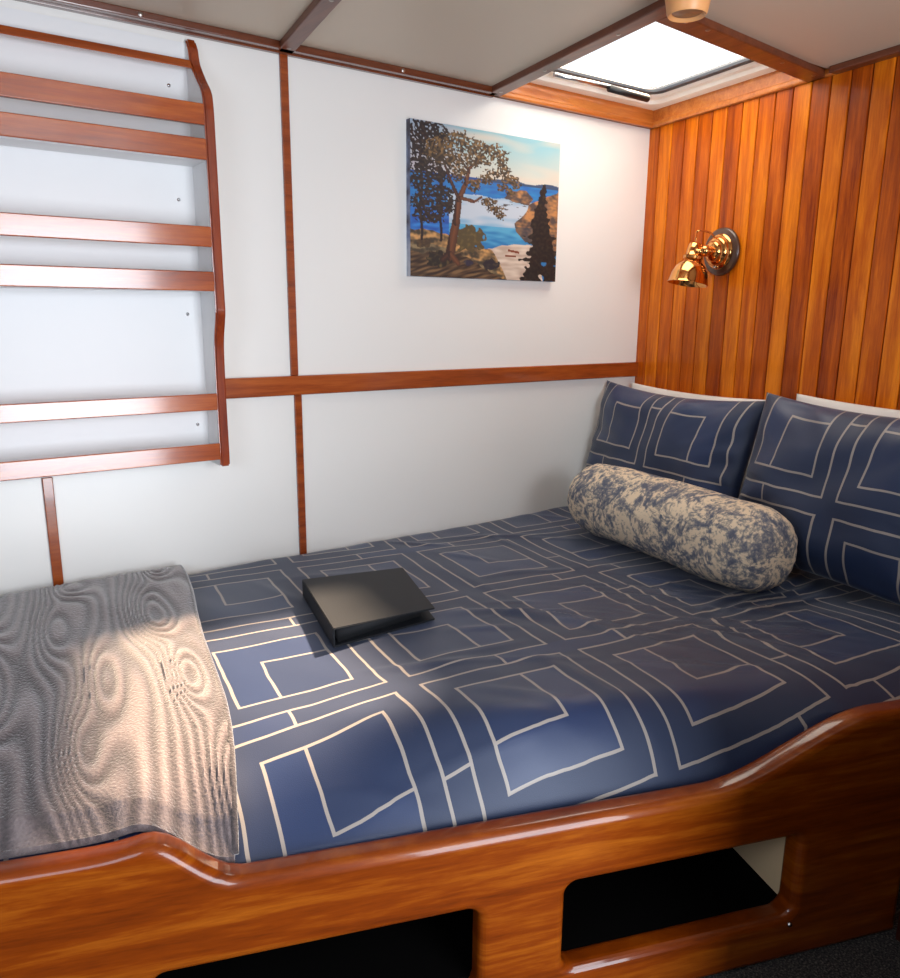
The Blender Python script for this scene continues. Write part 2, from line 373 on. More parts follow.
# window and doorway the daylight enters by (behind the viewer)
w2 = bpy.data.objects.new('window_2', None); COL.objects.link(w2); w2['kind'] = 'structure'; w2.location = (XL, -1.75, 1.55)
bm = bmesh.new()
for a_ in ((y0 - .03, y1 + .03, z0 - .03, z0 + .015), (y0 - .03, y1 + .03, z1 - .015, z1 + .03), (y0 - .03, y0 + .015, z0, z1), (y1 - .015, y1 + .03, z0, z1)): bx(bm, XL - .01, XL + .02, *a_)
obj('frame', bm, M_trimh, w2)

# ------------------------------------------------------------------ built-in berth
bed = thing('berth', 'built-in varnished mahogany berth base with open lockers under the navy duvet', 'bed', bp(0, 0, BZ))
tx = lambda x: (x + BOFF * .3228) / .9465              # board parameter t for a world x on the front face
def ztop(x):
    z = .700 + (.770 - .700) * (1 - sm(-2.16, -2.03, x)) + .012 * math.exp(-((x + 2.13) / .05) ** 2)
    z += (.803 - .700) * sm(-1.30, -.97, x) ; return z
outline = []
xs = [XL + .02 + i * (-.87 - XL - .02) / 150 for i in range(151)]
outline = [(tx(x), ztop(x)) for x in xs] + [(tx(-.87), BZ + .001), (tx(XL + .02), BZ + .001)]
def rrect(x0, x1, z0, z1, r=.022, n=6):
    pts = []; t0, t1 = tx(x0), tx(x1)
    for cx, cz, a0 in ((t1 - r, z1 - r, 0), (t0 + r, z1 - r, 90), (t0 + r, z0 + r, 180), (t1 - r, z0 + r, 270)):
        for k in range(n + 1):
            a = math.radians(a0 + 90 * k / n); pts.append((cx + r * math.cos(a), cz + r * math.sin(a)))
    return pts
holes = [rrect(-1.549, -1.112, .412, .580), rrect(-2.16, -1.692, .40, .567), rrect(-2.76, -2.30, .40, .562)]
cd = bpy.data.curves.new('c', 'CURVE'); cd.dimensions = '2D'; cd.fill_mode = 'BOTH'; T_B = .050; BV = .016
cd.extrude = T_B / 2 - BV; cd.bevel_depth = BV; cd.bevel_resolution = 4; cd.offset = -BV
for ring in [outline] + holes:
    s = cd.splines.new('POLY'); s.points.add(len(ring) - 1); s.use_cyclic_u = True
    for p, (t, z) in zip(s.points, ring): p.co = (t, z, 0, 1)
co = bpy.data.objects.new('c', cd); COL.objects.link(co)
me = bpy.data.meshes.new_from_object(co.evaluated_get(bpy.context.evaluated_depsgraph_get())); bpy.data.objects.remove(co)
mm = Matrix((BD, Z, BN)).transposed().to_4x4(); mm.translation = BN * (BOFF - T_B / 2); me.transform(mm)
for mt in list(me.materials): pass
me.materials.clear(); obj('front_board', me, M_board, bed, smooth='hard')
# locker interior: sole, dividers, backing, mattress board
def quad_slab(name, t0, t1, d0, d1, z0, z1, m):
    bm = bmesh.new(); box(bm, bp(t0, -d0, z0), BD * (t1 - t0), BN * (d0 - d1), Z * (z1 - z0)); return obj(name, bm, m, bed)
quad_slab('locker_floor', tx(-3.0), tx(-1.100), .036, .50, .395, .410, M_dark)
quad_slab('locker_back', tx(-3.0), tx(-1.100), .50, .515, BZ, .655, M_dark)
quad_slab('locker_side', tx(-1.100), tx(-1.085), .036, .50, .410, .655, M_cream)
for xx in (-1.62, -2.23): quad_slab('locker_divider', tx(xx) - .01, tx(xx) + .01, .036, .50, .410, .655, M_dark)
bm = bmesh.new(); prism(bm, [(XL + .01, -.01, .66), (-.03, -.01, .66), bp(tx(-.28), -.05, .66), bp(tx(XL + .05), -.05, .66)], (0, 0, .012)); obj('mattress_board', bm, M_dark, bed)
bm = bmesh.new(); lathe(bm, bp(tx(-1.118), .0, .398), BN, [(.0045, 0), (.0045, .004), (.001, .006)], 14); obj('catch_stud', bm, M_steel, bed, True)

# ------------------------------------------------------------------ duvet
def front_v(u):       # v of the inner face of the board at a given u
    # solve (U u + V v).BN = BOFF - T_B
    return (BOFF - .050 - .004 - u * U.dot(BN)) / V.dot(BN)
def back_v(u): return (-.008 - u * U.y) / V.y
def duvet_h(u, v):
    fv = front_v(u); d = v - fv; x = (U * u + V * v).x
    zf = ztop(x) - .014
    k_ = sm(-1.85, -1.35, u)
    e = max(0, 1 - d / (.30 - .17 * k_))
    h0 = .803 + (.018 * k_ - .012 * (1 - k_)) * (1 - sm(.12, .7, d))
    h = h0 - max(0, h0 - zf) * e ** 2.3
    bvd = back_v(u) - v
    h -= .018 * max(0, 1 - bvd / .05) ** 2
    n = noise.noise(Vector((u * 3.2, v * 3.2, .3))) * .008
    n += noise.noise(Vector((u * 9 + v * 5, v * 4 - u * 2, 1.7))) * .0035
    # creases: drawn out folds near the middle and the right side
    for cu_, cv_, ang, L, w, hh in CR:
        ca, sa = math.cos(ang), math.sin(ang); du, dv = u - cu_, v - cv_
        p = du * ca + dv * sa; q = -du * sa + dv * ca + .02 * math.sin(p * 11)
        n += hh * math.exp(-(p / L) ** 2 - (q / w) ** 2)
    return h + n
rnd = random.Random(3)
CR = [(-1.05, -1.0, -.6, .16, .012, .007), (-1.0, -1.03, -.7, .2, .010, .007), (-1.08, -.95, -.5, .13, .010, .006), (-.98, -1.12, -.9, .16, .012, .006),
      (-1.18, -1.30, -1.2, .12, .016, .006), (-.72, -1.2, -.7, .16, .010, .006), (-.70, -.95, -.3, .13, .012, .005), (-.45, -1.05, .25, .25, .012, .009), (-.44, -1.10, .25, .25, .010, .008), (-.5, -1.16, .2, .2, .012, .007),
      (-.78, -.32, -.2, .15, .012, .005), (-1.85, -1.42, -1.0, .10, .014, .010), (-1.80, -1.47, -1.1, .10, .012, .008)]
for _ in range(16): CR.append((rnd.uniform(-1.1, -.55), rnd.uniform(-1.35, -.9), rnd.uniform(-.9, -.3), rnd.uniform(.07, .18), rnd.uniform(.006, .011), rnd.uniform(.003, .006)))
for _ in range(26): CR.append((rnd.uniform(-1.6, -.35), rnd.uniform(-1.45, -.2), rnd.uniform(-1.3, .1), rnd.uniform(.06, .16), rnd.uniform(.008, .02), rnd.uniform(.002, .005)))
def sheet(name, u0, u1, nu, nv, hf, m, thick, parent=None, vb=None, vf=None, uvs=(0, 0), smooth=True, ribf=None, fixb=True, ufun=None):
    bm = bmesh.new(); uvl = bm.loops.layers.uv.new('pattern'); top = []; info = {}
    rl = bm.verts.layers.float.new('rib') if ribf else None
    for i in range(nu + 1):
        row = []
        for j in range(nv + 1):
            s = j / nv; u = u0 + (u1 - u0) * i / nu
            if ufun: u = ufun(u, s)
            a_, b_ = vf(u), vb(u); v_ = a_ + (b_ - a_) * s
            h = hf(u, v_)
            vt = bm.verts.new(uvp(u, v_, h)); info[vt] = (u, v_)
            if rl: vt[rl] = ribf(u, v_)
            row.append(vt)
        top.append(row)
    # arc length along v so that the weave does not stretch over the front roll
    arc = {}
    for row in top:
        ref = min(range(len(row)), key=lambda k: abs(info[row[k]][1] + .9)); arc[row[ref]] = info[row[ref]][1]
        for k in range(ref - 1, -1, -1): arc[row[k]] = arc[row[k + 1]] - (row[k].co - row[k + 1].co).length if row[k].co.z < row[k+1].co.z - .004 else arc[row[k + 1]] - abs(info[row[k]][1] - info[row[k + 1]][1])
        for k in range(ref + 1, len(row)): arc[row[k]] = arc[row[k - 1]] + abs(info[row[k]][1] - info[row[k - 1]][1])
    for i in range(nu):
        for j in range(nv):
            f = bm.faces.new((top[i][j], top[i + 1][j], top[i + 1][j + 1], top[i][j + 1]))
    # rim down to the base
    rim = [top[i][0] for i in range(nu + 1)] + [top[nu][j] for j in range(1, nv + 1)] + [top[i][nv] for i in range(nu - 1, -1, -1)] + [top[0][j] for j in range(nv - 1, 0, -1)]
    low = []
    for vt in rim:
        nv_ = bm.verts.new((vt.co.x, vt.co.y, thick(vt.co) if callable(thick) else vt.co.z - thick)); info[nv_] = info[vt]; arc[nv_] = arc[vt]; low.append(nv_)
        if rl: nv_[rl] = .5
    n = len(rim)
    for k in range(n): bm.faces.new((rim[k], low[k], low[(k + 1) % n], rim[(k + 1) % n]))
    if callable(thick): bm.faces.new(low[::-1])
    else:
        lowd = dict(zip(rim, low)); und = []
        for row in top:
            q = []
            for vt in row:
                w_ = lowd.get(vt)
                if w_ is None:
                    w_ = bm.verts.new((vt.co.x, vt.co.y, vt.co.z - thick)); info[w_] = info[vt]; arc[w_] = arc[vt]
                q.append(w_)
            und.append(q)
        for i in range(nu):
            for j in range(nv): bm.faces.new((und[i][j], und[i][j + 1], und[i + 1][j + 1], und[i + 1][j]))
    for f in bm.faces:
        for l in f.loops: l[uvl].uv = (info[l.vert][0] + uvs[0], arc[l.vert] + uvs[1])
    return obj(name, bm, m, parent, smooth=55 if smooth else False)
duvet = sheet('duvet', -3.05, -.02, 300, 170, duvet_h, M_duvet, lambda c: .674, vb=back_v, vf=front_v, uvs=(1.499 + .366 * 4, 1.141 + .405 * 4))
tag(duvet, 'navy duvet with pale nested rectangle outlines, spread over the berth', 'duvet')

# ------------------------------------------------------------------ plush throw across the foot
rk_ = random.Random(12); KN = []
for i in range(7):
    for j in range(6):
        KN.append((-3.0 + i * .19 + rk_.uniform(-.06, .06), -1.5 + j * .25 + (i % 2) * .12 + rk_.uniform(-.06, .06), rk_.uniform(.03, .055), rk_.uniform(.08, .17), rk_.choice((-1, 1)) * rk_.uniform(3.0, 4.6)))
def knots(u, v):
    p = noise.noise(Vector((u * 3, v * 2.4, 5.1))) * 2.2 + noise.noise(Vector((u * 9, v * 5, 2.2))) * .5
    for a, b_, w, h, A_ in KN:
        d = ((u - a) / w) ** 2 + ((v - b_) / h) ** 2
        if d < 6: p += A_ * math.exp(-d)
    return p
def rib(u, v): return .5 + .5 * math.sin(2 * PI * (u / .030 + knots(u, v)))
def throw_h(u, v):
    r = rib(u, v); d = v - front_v(u)
    h = duvet_h(u, v) + .016 + .0040 * (r - .5)
    h += noise.noise(Vector((u * 5, v * 5, 9))) * .004
    e = min(1, max(0, d / .02)); bk = min(1, max(0, (back_v(u) - v) / .03))
    h += .018 * bk
    x = (U * u + V * v).x; e = min(1, max(0, d / .035)); zt = ztop(x) + .006
    return h * e + max(zt, h * 0) * (1 - e)
def tu(u, s):      # the right hem slants a little and waves
    f = (u + 3.02) / (3.02 - 1.80)
    if f > 1: f = 1
    hem = -1.787 - .075 * (1 - s) ** 2.2 + .008 * math.sin(s * 9)
    return -3.02 + f * (hem + 3.02)
throw = sheet('throw_blanket', -3.02, -1.80, 340, 330, throw_h, M_throw, .012, vb=lambda u: back_v(u) - .004, vf=lambda u: front_v(u) - .003, ribf=rib, ufun=tu)
tag(throw, 'taupe plush throw with embossed wood-grain swirls across the foot of the bed', 'blanket')
bm = bmesh.new(); pts = []
for k in range(60):
    s = k / 59; u = tu(-1.80, s); v_ = front_v(u) + .004 + (back_v(u) + .008 - front_v(u)) * s; pts.append(uvp(u + .002, v_, throw_h(u, v_) - .005))
tube(bm, pts, .006, 8); hem = obj('hem', bm, M_throw, throw, True)

# ------------------------------------------------------------------ pillows
def pillow(name, c, right, up, w, h, t, m, uvo=(0, 0), seed=0, n=56, sag=.0, wr=.006):
    right, up = Vector(right).normalized(), Vector(up).normalized(); nrm = right.cross(up)
    bm = bmesh.new(); uvl = bm.loops.layers.uv.new('pattern'); info = {}
    def P(a, b, side):
        x = a * w / 2 * (1 - .045 * (1 - b * b)); y = b * h / 2 * (1 - .06 * (1 - a * a))
        th_ = t * (max(0, 1 - abs(a) ** 2.6) * max(0, 1 - abs(b) ** 2.6)) ** .55
        z = side * th_
        e = noise.noise(Vector((a * 2.2 + seed, b * 2.2, side))) * wr * 1.6
        rad = math.atan2(b, a)
        e += noise.noise(Vector((rad * 5 + seed, max(abs(a), abs(b)) * 2, 4 + side))) * wr * 1.5 * max(abs(a), abs(b)) ** 3
        k = min(1, (1 - max(abs(a), abs(b))) * 9)
        z += e * k
        y -= sag * (1 - a * a) * (b + 1) / 2
        return Vector(c) + right * x + up * y + nrm * z
    g = {}
    for side in (1, -1):
        for i in range(n + 1):
            for j in range(n + 1):
                a, b_ = -1 + 2 * i / n, -1 + 2 * j / n
                a = math.sin(a * PI / 2) * .5 + a * .5; b_ = math.sin(b_ * PI / 2) * .5 + b_ * .5
                edge = i in (0, n) or j in (0, n)
                if side == -1 and edge: g[(i, j, -1)] = g[(i, j, 1)]; continue
                vt = bm.verts.new(P(a, b_, side)); g[(i, j, side)] = vt; info[vt] = (a * w / 2, b_ * h / 2)
    for side in (1, -1):
        for i in range(n):
            for j in range(n):
                q = [g[(i, j, side)], g[(i + 1, j, side)], g[(i + 1, j + 1, side)], g[(i, j + 1, side)]]
                bm.faces.new(q if side == 1 else q[::-1])
    for f in bm.faces:
        for l in f.loops: l[uvl].uv = (info[l.vert][0] + uvo[0], info[l.vert][1] + uvo[1])
    return obj(name, bm, m, None, True)
def head_pillow(name, v0, v1, ob, ot, zb, zt, t, m, **kw):
    vb_ = (v0 + v1) / 2; b0 = uvp(-ob, vb_, zb); t0 = uvp(-ot, vb_, zt); up = t0 - b0
    return pillow(name, (b0 + t0) / 2, V * -1, up, abs(v1 - v0), up.length, t, m, **kw)
p = head_pillow('pillow', -.03, -.70, .105, .052, .830, 1.246, .042, M_pillowwhite, seed=1, wr=.003); tag(p, 'white pillow mostly hidden behind the navy pillow nearest the white wall', 'pillow', 'white pillows at the head of the bed')
p = head_pillow('pillow', -.78, -1.46, .105, .052, .830, 1.274, .042, M_pillowwhite, seed=2, wr=.003); tag(p, 'white pillow mostly hidden behind the navy pillow furthest from the white wall', 'pillow', 'white pillows at the head of the bed')
p = head_pillow('pillow', -.035, -.785, .290, .175, .815, 1.258, .075, M_duvet, uvo=(.01 + .366 * 4, .07 + .405 * 4), seed=3, wr=.012, sag=.012)
tag(p, 'navy patterned pillow in the corner by the white wall, behind the bolster', 'pillow', 'navy patterned pillows at the head of the bed')
p = head_pillow('pillow', -.785, -1.50, .305, .185, .826, 1.283, .085, M_duvet, uvo=(.01 + .366 * 4, .045 + .405 * 4), seed=7, wr=.012, sag=.012)
tag(p, 'large navy patterned pillow at the right edge, furthest from the white wall', 'pillow', 'navy patterned pillows at the head of the bed')

# ------------------------------------------------------------------ bolster
A = Vector((-.537, -.282, .921)); B = Vector((-.640, -1.062, .921)); ax = (B - A); L = ax.length; Rb = .120
bm = bmesh.new(); prof = []
p_, q_, d_ = frame_of(ax); n_s, n_c = 90, 72; rings = []
for i in range(n_s + 1):
    s = i / n_s; x = (s - .5) * 2; 
    r = Rb * (max(0, 1 - abs(x) ** 7)) ** .42 * (1 - .04 * (1 - x * x) + .0)
    if i in (0, n_s): r = .0005
    xx = L / 2 + (L / 2) * (math.sin(x * PI / 2) * .35 + x * .65)
    ring = []
    for k in range(n_c):
        a = 2 * PI * k / n_c; dirv = p_ * math.cos(a) + q_ * math.sin(a)
        rr = r * (1 + .05 * noise.noise(Vector((x * 3, math.cos(a) * 1.5, math.sin(a) * 1.5))) )
        edge = sm(.55, .95, abs(x)); rr *= 1 + .05 * edge * noise.noise(Vector((a * 5, x * 6, 3)))+ .02 * edge * noise.noise(Vector((math.cos(a)*9, math.sin(a)*9, x * 12)))
        pt = A + d_ * xx + dirv * rr
        if pt.z < .812: pt.z = .812 + (pt.z - .812) * .12
        ring.append(bm.verts.new(pt))
    rings.append(ring)
for P_, Q_ in zip(rings, rings[1:]):
    for k in range(n_c): bm.faces.new((P_[k], P_[(k + 1) % n_c], Q_[(k + 1) % n_c], Q_[k]))
bm.faces.new(rings[0][::-1]); bm.faces.new(rings[-1])
tag(obj('bolster', bm, M_toile, None, True), 'round cream bolster cushion with blue-grey floral toile lying before the navy pillows', 'cushion')

# ------------------------------------------------------------------ binder
bi = thing('binder', 'black leather ring binder lying on the navy duvet', 'binder', (-1.6, -.55, .812))
zb = .808
P0 = Vector((-1.597, -.378, 0)); P1 = Vector((-1.318, -.400, 0)); P2 = Vector((-1.408, -.690, 0)); P3 = Vector((-1.672, -.700, 0))
def slab(name, quad, zs0, zs1, m, bev=.0015):
    bm = bmesh.new(); a = [bm.verts.new(q + Z * z) for q, z in zip(quad, zs0)]; c = [bm.verts.new(q + Z * z) for q, z in zip(quad, zs1)]
    bm.faces.new(a); bm.faces.new(c)
    for k in range(4): bm.faces.new((a[k], a[(k + 1) % 4], c[(k + 1) % 4], c[k]))
    if bev: bmesh.ops.bevel(bm, geom=list(bm.edges), offset=bev, segments=2, affect='EDGES')
    return obj(name, bm, m, bi, smooth='hard')
HS, HR = .040, .026
slab('back_cover', (P0, P1, P2, P3), [zb] * 4, [zb + .004] * 4, M_leather)
slab('front_cover', (P0, P1, P2, P3), [zb + HS, zb + HR, zb + HR, zb + HS], [zb + HS + .004, zb + HR + .004, zb + HR + .004, zb + HS + .004], M_leather)
def mixp(a, b, t): return a + (b - a) * t
slab('spine', (P0, mixp(P0, P1, .016), mixp(P3, P2, .016), P3), [zb + .002] * 4, [zb + HS + .002] * 4, M_leather)
i0, i1, i2, i3 = mixp(P0, P2, .03), mixp(P1, P3, .10), mixp(P2, P0, .10), mixp(P3, P1, .05)
slab('pages', (i0, i1, i2, i3), [zb + .004] * 4, [zb + HS - .003, zb + HR - .005, zb + HR - .005, zb + HS - .003], M_paper, 0)

# ------------------------------------------------------------------ wall rack
rk = thing('wall_rack', 'varnished slatted bookshelf rack with white back on the left wall', 'shelf', (-2.3, 0, 1.1))
prof = [(0, 2.142), (.012, 2.143), (.028, 2.12), (.040, 2.085), (.075, 2.045), (.108, 2.012), (.119, 1.98), (.122, 1.90), (.124, 1.62), (.126, 1.53), (.126, 1.497), (.118, 1.468), (.105, 1.43), (.099, 1.38), (.097, 1.28), (.098, 1.16), (.098, 1.13), (.096, 1.10), (.05, 1.10), (0, 1.10)]
def depth(z):
    pr = prof[1:-2]
    for (d0, z0_), (d1, z1_) in zip(pr, pr[1:]):
        if z0_ >= z >= z1_: return d0 + (d1 - d0) * (z0_ - z) / max(1e-6, z0_ - z1_)
    return pr[-1][0]
XR = -1.690; XE = -2.95
sp_ = bez([(0, -d, z) for d, z in prof[1:-2]], 6)
for xx in (XR, XE - .018):
    bm = bmesh.new(); prism(bm, [(xx, 0, 2.142)] + [(xx, p.y + .010, p.z) for p in sp_] + [(xx, 0, 1.10)], (.018, 0, 0)); obj('side_panel', bm, M_shelfwhite, rk)
    bm = bmesh.new()   # profiled timber edging
    n = len(sp_); ins = []
    for i, p in enumerate(sp_):
        d = (sp_[min(i + 1, n - 1)] - sp_[max(i - 1, 0)]).normalized(); nr = Vector((0, d.z, -d.y))
        if nr.y > 0: nr = -nr
        ins.append([bm.verts.new(q) for q in (Vector((xx - .001, p.y, p.z)), Vector((xx + .024, p.y, p.z)), Vector((xx + .024, p.y, p.z)) - nr * .012, Vector((xx - .001, p.y, p.z)) - nr * .012)])
    for a_, b_ in zip(ins, ins[1:]):
        for k in range(4): bm.faces.new((a_[k], a_[(k + 1) % 4], b_[(k + 1) % 4], b_[k]))
    bm.faces.new(ins[0]); bm.faces.new(ins[-1][::-1]); bmesh.ops.recalc_face_normals(bm, faces=bm.faces)
    es = [e for e in bm.edges if abs(e.verts[0].co.x - e.verts[1].co.x) < 1e-5 and len(e.link_faces) == 2 and e.calc_face_angle(0) > 1.2]
    bmesh.ops.bevel(bm, geom=es, offset=.004, segments=3, affect='EDGES'); obj('edge_trim', bm, M_edge, rk, smooth=50)
bm = bmesh.new(); bx(bm, XE, XR, -.006, 0, 1.10, 2.135); obj('back_panel', bm, M_shelfwhite, rk)
for z0_, dd in ((1.852, None), (1.547, None), (1.124, None)):
    d = depth(z0_ + .02) - .014
    bm = bmesh.new(); bx(bm, XE, XR, -d, -.006, z0_, z0_ + .014); obj('shelf', bm, M_shelfwhite, rk)
for z0_, z1_ in ((2.068, 2.090), (1.930, 1.978), (1.852, 1.900), (1.652, 1.700), (1.547, 1.594), (1.249, 1.292), (1.118, 1.162)):
    d0 = depth(z0_) - .001; d1 = depth(z1_) - .001; bm = bmesh.new()
    box(bm, (XE, -d0, z0_), (XR - XE, 0, 0), (0, .015, 0), (0, d0 - d1, z1_ - z0_), .0025); obj('rail', bm, M_rack, rk, smooth='hard')
for x_, z_ in ((-1.736, 2.033), (-1.73, 1.771), (-1.726, 1.491), (-1.718, 1.203)):
    bm = bmesh.new(); lathe(bm, (x_, -.006, z_), (0, -1, 0), [(.0045, 0), (.004, .0015), (0, .002)], 14); obj('screw_cap', bm, M_steel, rk, True)

# ------------------------------------------------------------------ canvas picture
pic = thing('picture', 'unframed canvas painting of pines above a rocky blue shore, hung on the white wall', 'picture', (-.76, 0, 1.83))
PX0, PX1, PZ0, PZ1, PD = -1.056, -.469, 1.608, 2.050, .022
def seg_d(p, a, b):
    ax, ay = a; bx_, by = b; px, py = p; dx, dy = bx_ - ax, by - ay; t = max(0, min(1, ((px - ax) * dx + (py - ay) * dy) / (dx * dx + dy * dy + 1e-9)))
    return math.hypot(px - ax - t * dx, py - ay - t * dy), t
def inpoly(p, poly):
    x, y = p; c = False; j = len(poly) - 1
    for i in range(len(poly)):
        if (poly[i][1] > y) != (poly[j][1] > y) and x < (poly[j][0] - poly[i][0]) * (y - poly[i][1]) / (poly[j][1] - poly[i][1]) + poly[i][0]: c = not c
        j = i
    return c
def mixt(a, b, t): t = max(0, min(1, t)); return tuple(a[i] + (b[i] - a[i]) * t for i in range(3))
def rgb(h): return tuple(int(h[i:i+2], 16) / 255 for i in (0, 2, 4))
def nz(x, y, s, k=0): return noise.noise(Vector((x * s, y * s, k)))
trunk = [((.245, .85), (.285, .62), .030), ((.285, .62), (.300, .47), .024), ((.300, .47), (.345, .36), .018), ((.345, .36), (.365, .26), .013), ((.365, .26), (.44, .18), .009),
         ((.300, .47), (.25, .36), .012), ((.25, .36), (.21, .26), .008), ((.31, .46), (.40, .475), .011), ((.40, .475), (.45, .44), .007), ((.365, .28), (.30, .2), .008), ((.345, .36), (.42, .33), .007), ((.24, .84), (.20, .88), .02), ((.25, .84), (.30, .90), .018)]
fol = [(.30, .10, .10, .06), (.42, .12, .09, .05), (.52, .13, .09, .05), (.58, .18, .04, .05), (.38, .20, .06, .05), (.26, .22, .08, .06), (.30, .30, .05, .05), (.47, .20, .05, .03), (.56, .27, .08, .025), (.64, .30, .06, .03), (.60, .24, .05, .03), (.68, .33, .03, .03), (.48, .32, .05, .035), (.40, .37, .04, .04), (.60, .36, .05, .025), (.64, .385, .03, .02), (.50, .47, .05, .03), (.54, .51, .05, .03), (.58, .55, .03, .03), (.18, .18, .09, .08)]
dark = [(.10, .08, .12, .07), (.06, .16, .06, .06), (.15, .16, .09, .07), (.07, .27, .07, .08), (.14, .33, .10, .05), (.05, .38, .06, .05), (.16, .44, .11, .05), (.08, .52, .08, .06), (.20, .52, .07, .06), (.11, .60, .08, .04)]
def paint(x, y):
    # sky
    c = mixt(rgb('9CCFDA'), rgb('E4E0D2'), (y - .02) / .27 + nz(x, y, 5) * .25)
    cl = nz(x * 1.2, y * 4, 3, 2)
    if y < .30: c = mixt(c, rgb('F0DCC8'), (cl - .05) * 1.5)
    if y < .31: c = mixt(c, rgb('B8B4CC'), .6 * (1 - sm(.1, .42, x)))
    hill = .315 - .018 * max(0, nz(x, 0, 7, 4) + .5) * (x > .5)
    if y > hill: c = rgb('3E5578') if x > .45 else rgb('2A55A0')
    if y > .330: c = mixt(rgb('2C6FC0'), rgb('2F8FD0'), nz(x, y * 4, 14, 1) + .5)
    if .425 + .03 * nz(x, y, 6) < y < .66 and x > .23:
        c = mixt(rgb('5FA6D8'), rgb('D2DCE8'), 1.3 - abs(y - .53) * 7 + nz(x, y * 3, 9, 5) * .5)
    if y >= .63: c = mixt(rgb('5FB4DC'), rgb('2C7FC0'), (y - .63) * 6 + nz(x, y * 4, 12) * .8)
    if x < .24 and y > .54: c = mixt(rgb('2458B0'), rgb('3A8FE0'), nz(x, y * 3, 16) + .5)
    j = nz(x, y, 18) * .012; q = (x + j, y + j)
    # islet and headland
    for poly in ([(.60, .43), (.66, .37), (.76, .36), (.82, .42), (.78, .46), (.70, .455)], [(.68, .60), (.76, .52), (.78, .46), (.84, .43), (.90, .40), (1.01, .33), (1.01, .78), (.76, .72), (.70, .66)]):
        if inpoly(q, poly):
            n = nz(x, y, 16, 8) + nz(x, y * 1.5, 40, 9) * .5
            c = mixt(rgb('5A4A46'), rgb('D09058'), .5 + n * 1.4 + (x - .85) * 1.2)
            if y > .62 and x < .86: c = mixt(c, rgb('3A4252'), .5)
    if nz(x, y * 4, 22, 6) > .38 and .42 < y < .56 and .58 < x < .78: c = rgb('5A5050')
    if inpoly(q, [(.47, .80), (.60, .755), (.74, .74), (.86, .74), (.90, 1.0), (.60, 1.01), (.50, .85)]):
        c = mixt(rgb('C8AE9C'), rgb('F0DCC8'), .5 + nz(x, y * 3, 14) * 1.1)
        if abs(y - .795 - (x - .68) * .15) < .008 and .64 < x < .72 or abs(y - .83) < .007 and .62 < x < .70: c = rgb('8A4028')
    gy = .69 + .10 * sm(.1, .5, x) + .35 * sm(.5, .74, x) + .012 * nz(x, 0, 20)
    if y > gy and x < .76:
        n = nz(x * .7, y * 2, 16, 3) + .5 * nz(x, y, 50, 4)
        c = mixt(rgb('4A4034'), rgb('E0A868') if y < gy + .09 else rgb('9A8460'), .45 + n * 1.2)
        if y > .84 - .05 * x + max(0, x - .3) * .6 + .02 * nz(x, y, 20): c = mixt(rgb('3A2A22'), rgb('8A6A48'), .4 + nz(x * .6, y * 3 + x, 20, 7) * 1.3)
    for ex, ey, rx, ry, col in ((.37, .73, .10, .09, '5C4E34'), (.18, .88, .08, .05, '2C2622'), (.52, .895, .055, .04, '2A2630'), (.37, .895, .03, .02, '343044'), (.08, .78, .05, .03, '4C3A2C')):
        if ((x - ex) / rx) ** 2 + ((y - ey) / ry) ** 2 < 1 + nz(x, y, 30) * .9: c = mixt(rgb(col), rgb('8A7040'), max(0, nz(x, y, 45, 3)) * .9)
    # trees
    for tx_ in (.065, .185):
        if abs(x - tx_ - .006 * math.sin(y * 20)) < .008 and .05 < y < .76: c = rgb('2A1E22')
    for ex, ey, rx, ry in dark:
        d = ((x - ex) / rx) ** 2 + ((y - ey) / ry) ** 2
        if d < 1.3 + nz(x, y, 30, 2) * 1.3 + nz(x, y, 80, 9) * 1.3 and nz(x, y, 70, 5) > -.36: c = mixt(rgb('221C20'), rgb('4E3A2C'), .3 + nz(x, y, 60))
    for a, b_, w in trunk:
        d, t = seg_d((x, y * .8), (a[0], a[1] * .8), (b_[0], b_[1] * .8))
        if d < w * (1 - .15 * t) + nz(x, y, 60) * .003: c = mixt(rgb('9A5C38'), rgb('3A2420'), .3 + d / w * .5 + (.4 if x < a[0] else 0))
    for ex, ey, rx, ry in fol:
        d = ((x - ex) / rx) ** 2 + ((y - ey) / ry) ** 2
        if d < 1.1 + nz(x, y, 34, 3) * 1.3 + nz(x, y, 85, 4) * 1.3 and nz(x, y, 75, 6) > -.33: c = mixt(rgb('3C3026'), rgb('9A7648'), .35 + nz(x, y, 55, 1) * 1.1 + (ey - y) * 5)
    # dark spruce on the right
    if y > .30:
        w = (.012 + .135 * ((y - .30) / .70) ** 1.1) * (1 + .7 * nz(0, y, 30, 3) + .5 * nz(x, y, 34, 6))
        cx = .885 + .012 * math.sin(y * 9)
        if abs(x - cx) < w and not (y > .86 and nz(x, y, 16, 11) > .32): c = mixt(rgb('191518'), rgb('3E3428'), .25 + nz(x, y, 50))
    return c
NX, NY = 320, 240; bm = bmesh.new(); cl_ = bm.verts.layers.float_color.new('paint'); g = []
for i in range(NX + 1):
    col_ = []
    for j in range(NY + 1):
        x, y = i / NX, j / NY; vt = bm.verts.new((PX0 + (PX1 - PX0) * x, -PD, PZ1 + (PZ0 - PZ1) * y)); vt[cl_] = tuple(q * .78 for q in lin(paint(x, y))[:3]) + (1,); col_.append(vt)
    g.append(col_)
for i in range(NX):
    for j in range(NY): bm.faces.new((g[i][j], g[i][j + 1], g[i + 1][j + 1], g[i + 1][j]))
M_paint, nt, b = mat('painted_canvas', rough=.55); at = node(nt, 'ShaderNodeAttribute', attribute_name='paint'); nt.links.new(at.outputs['Color'], b.inputs['Base Color'])
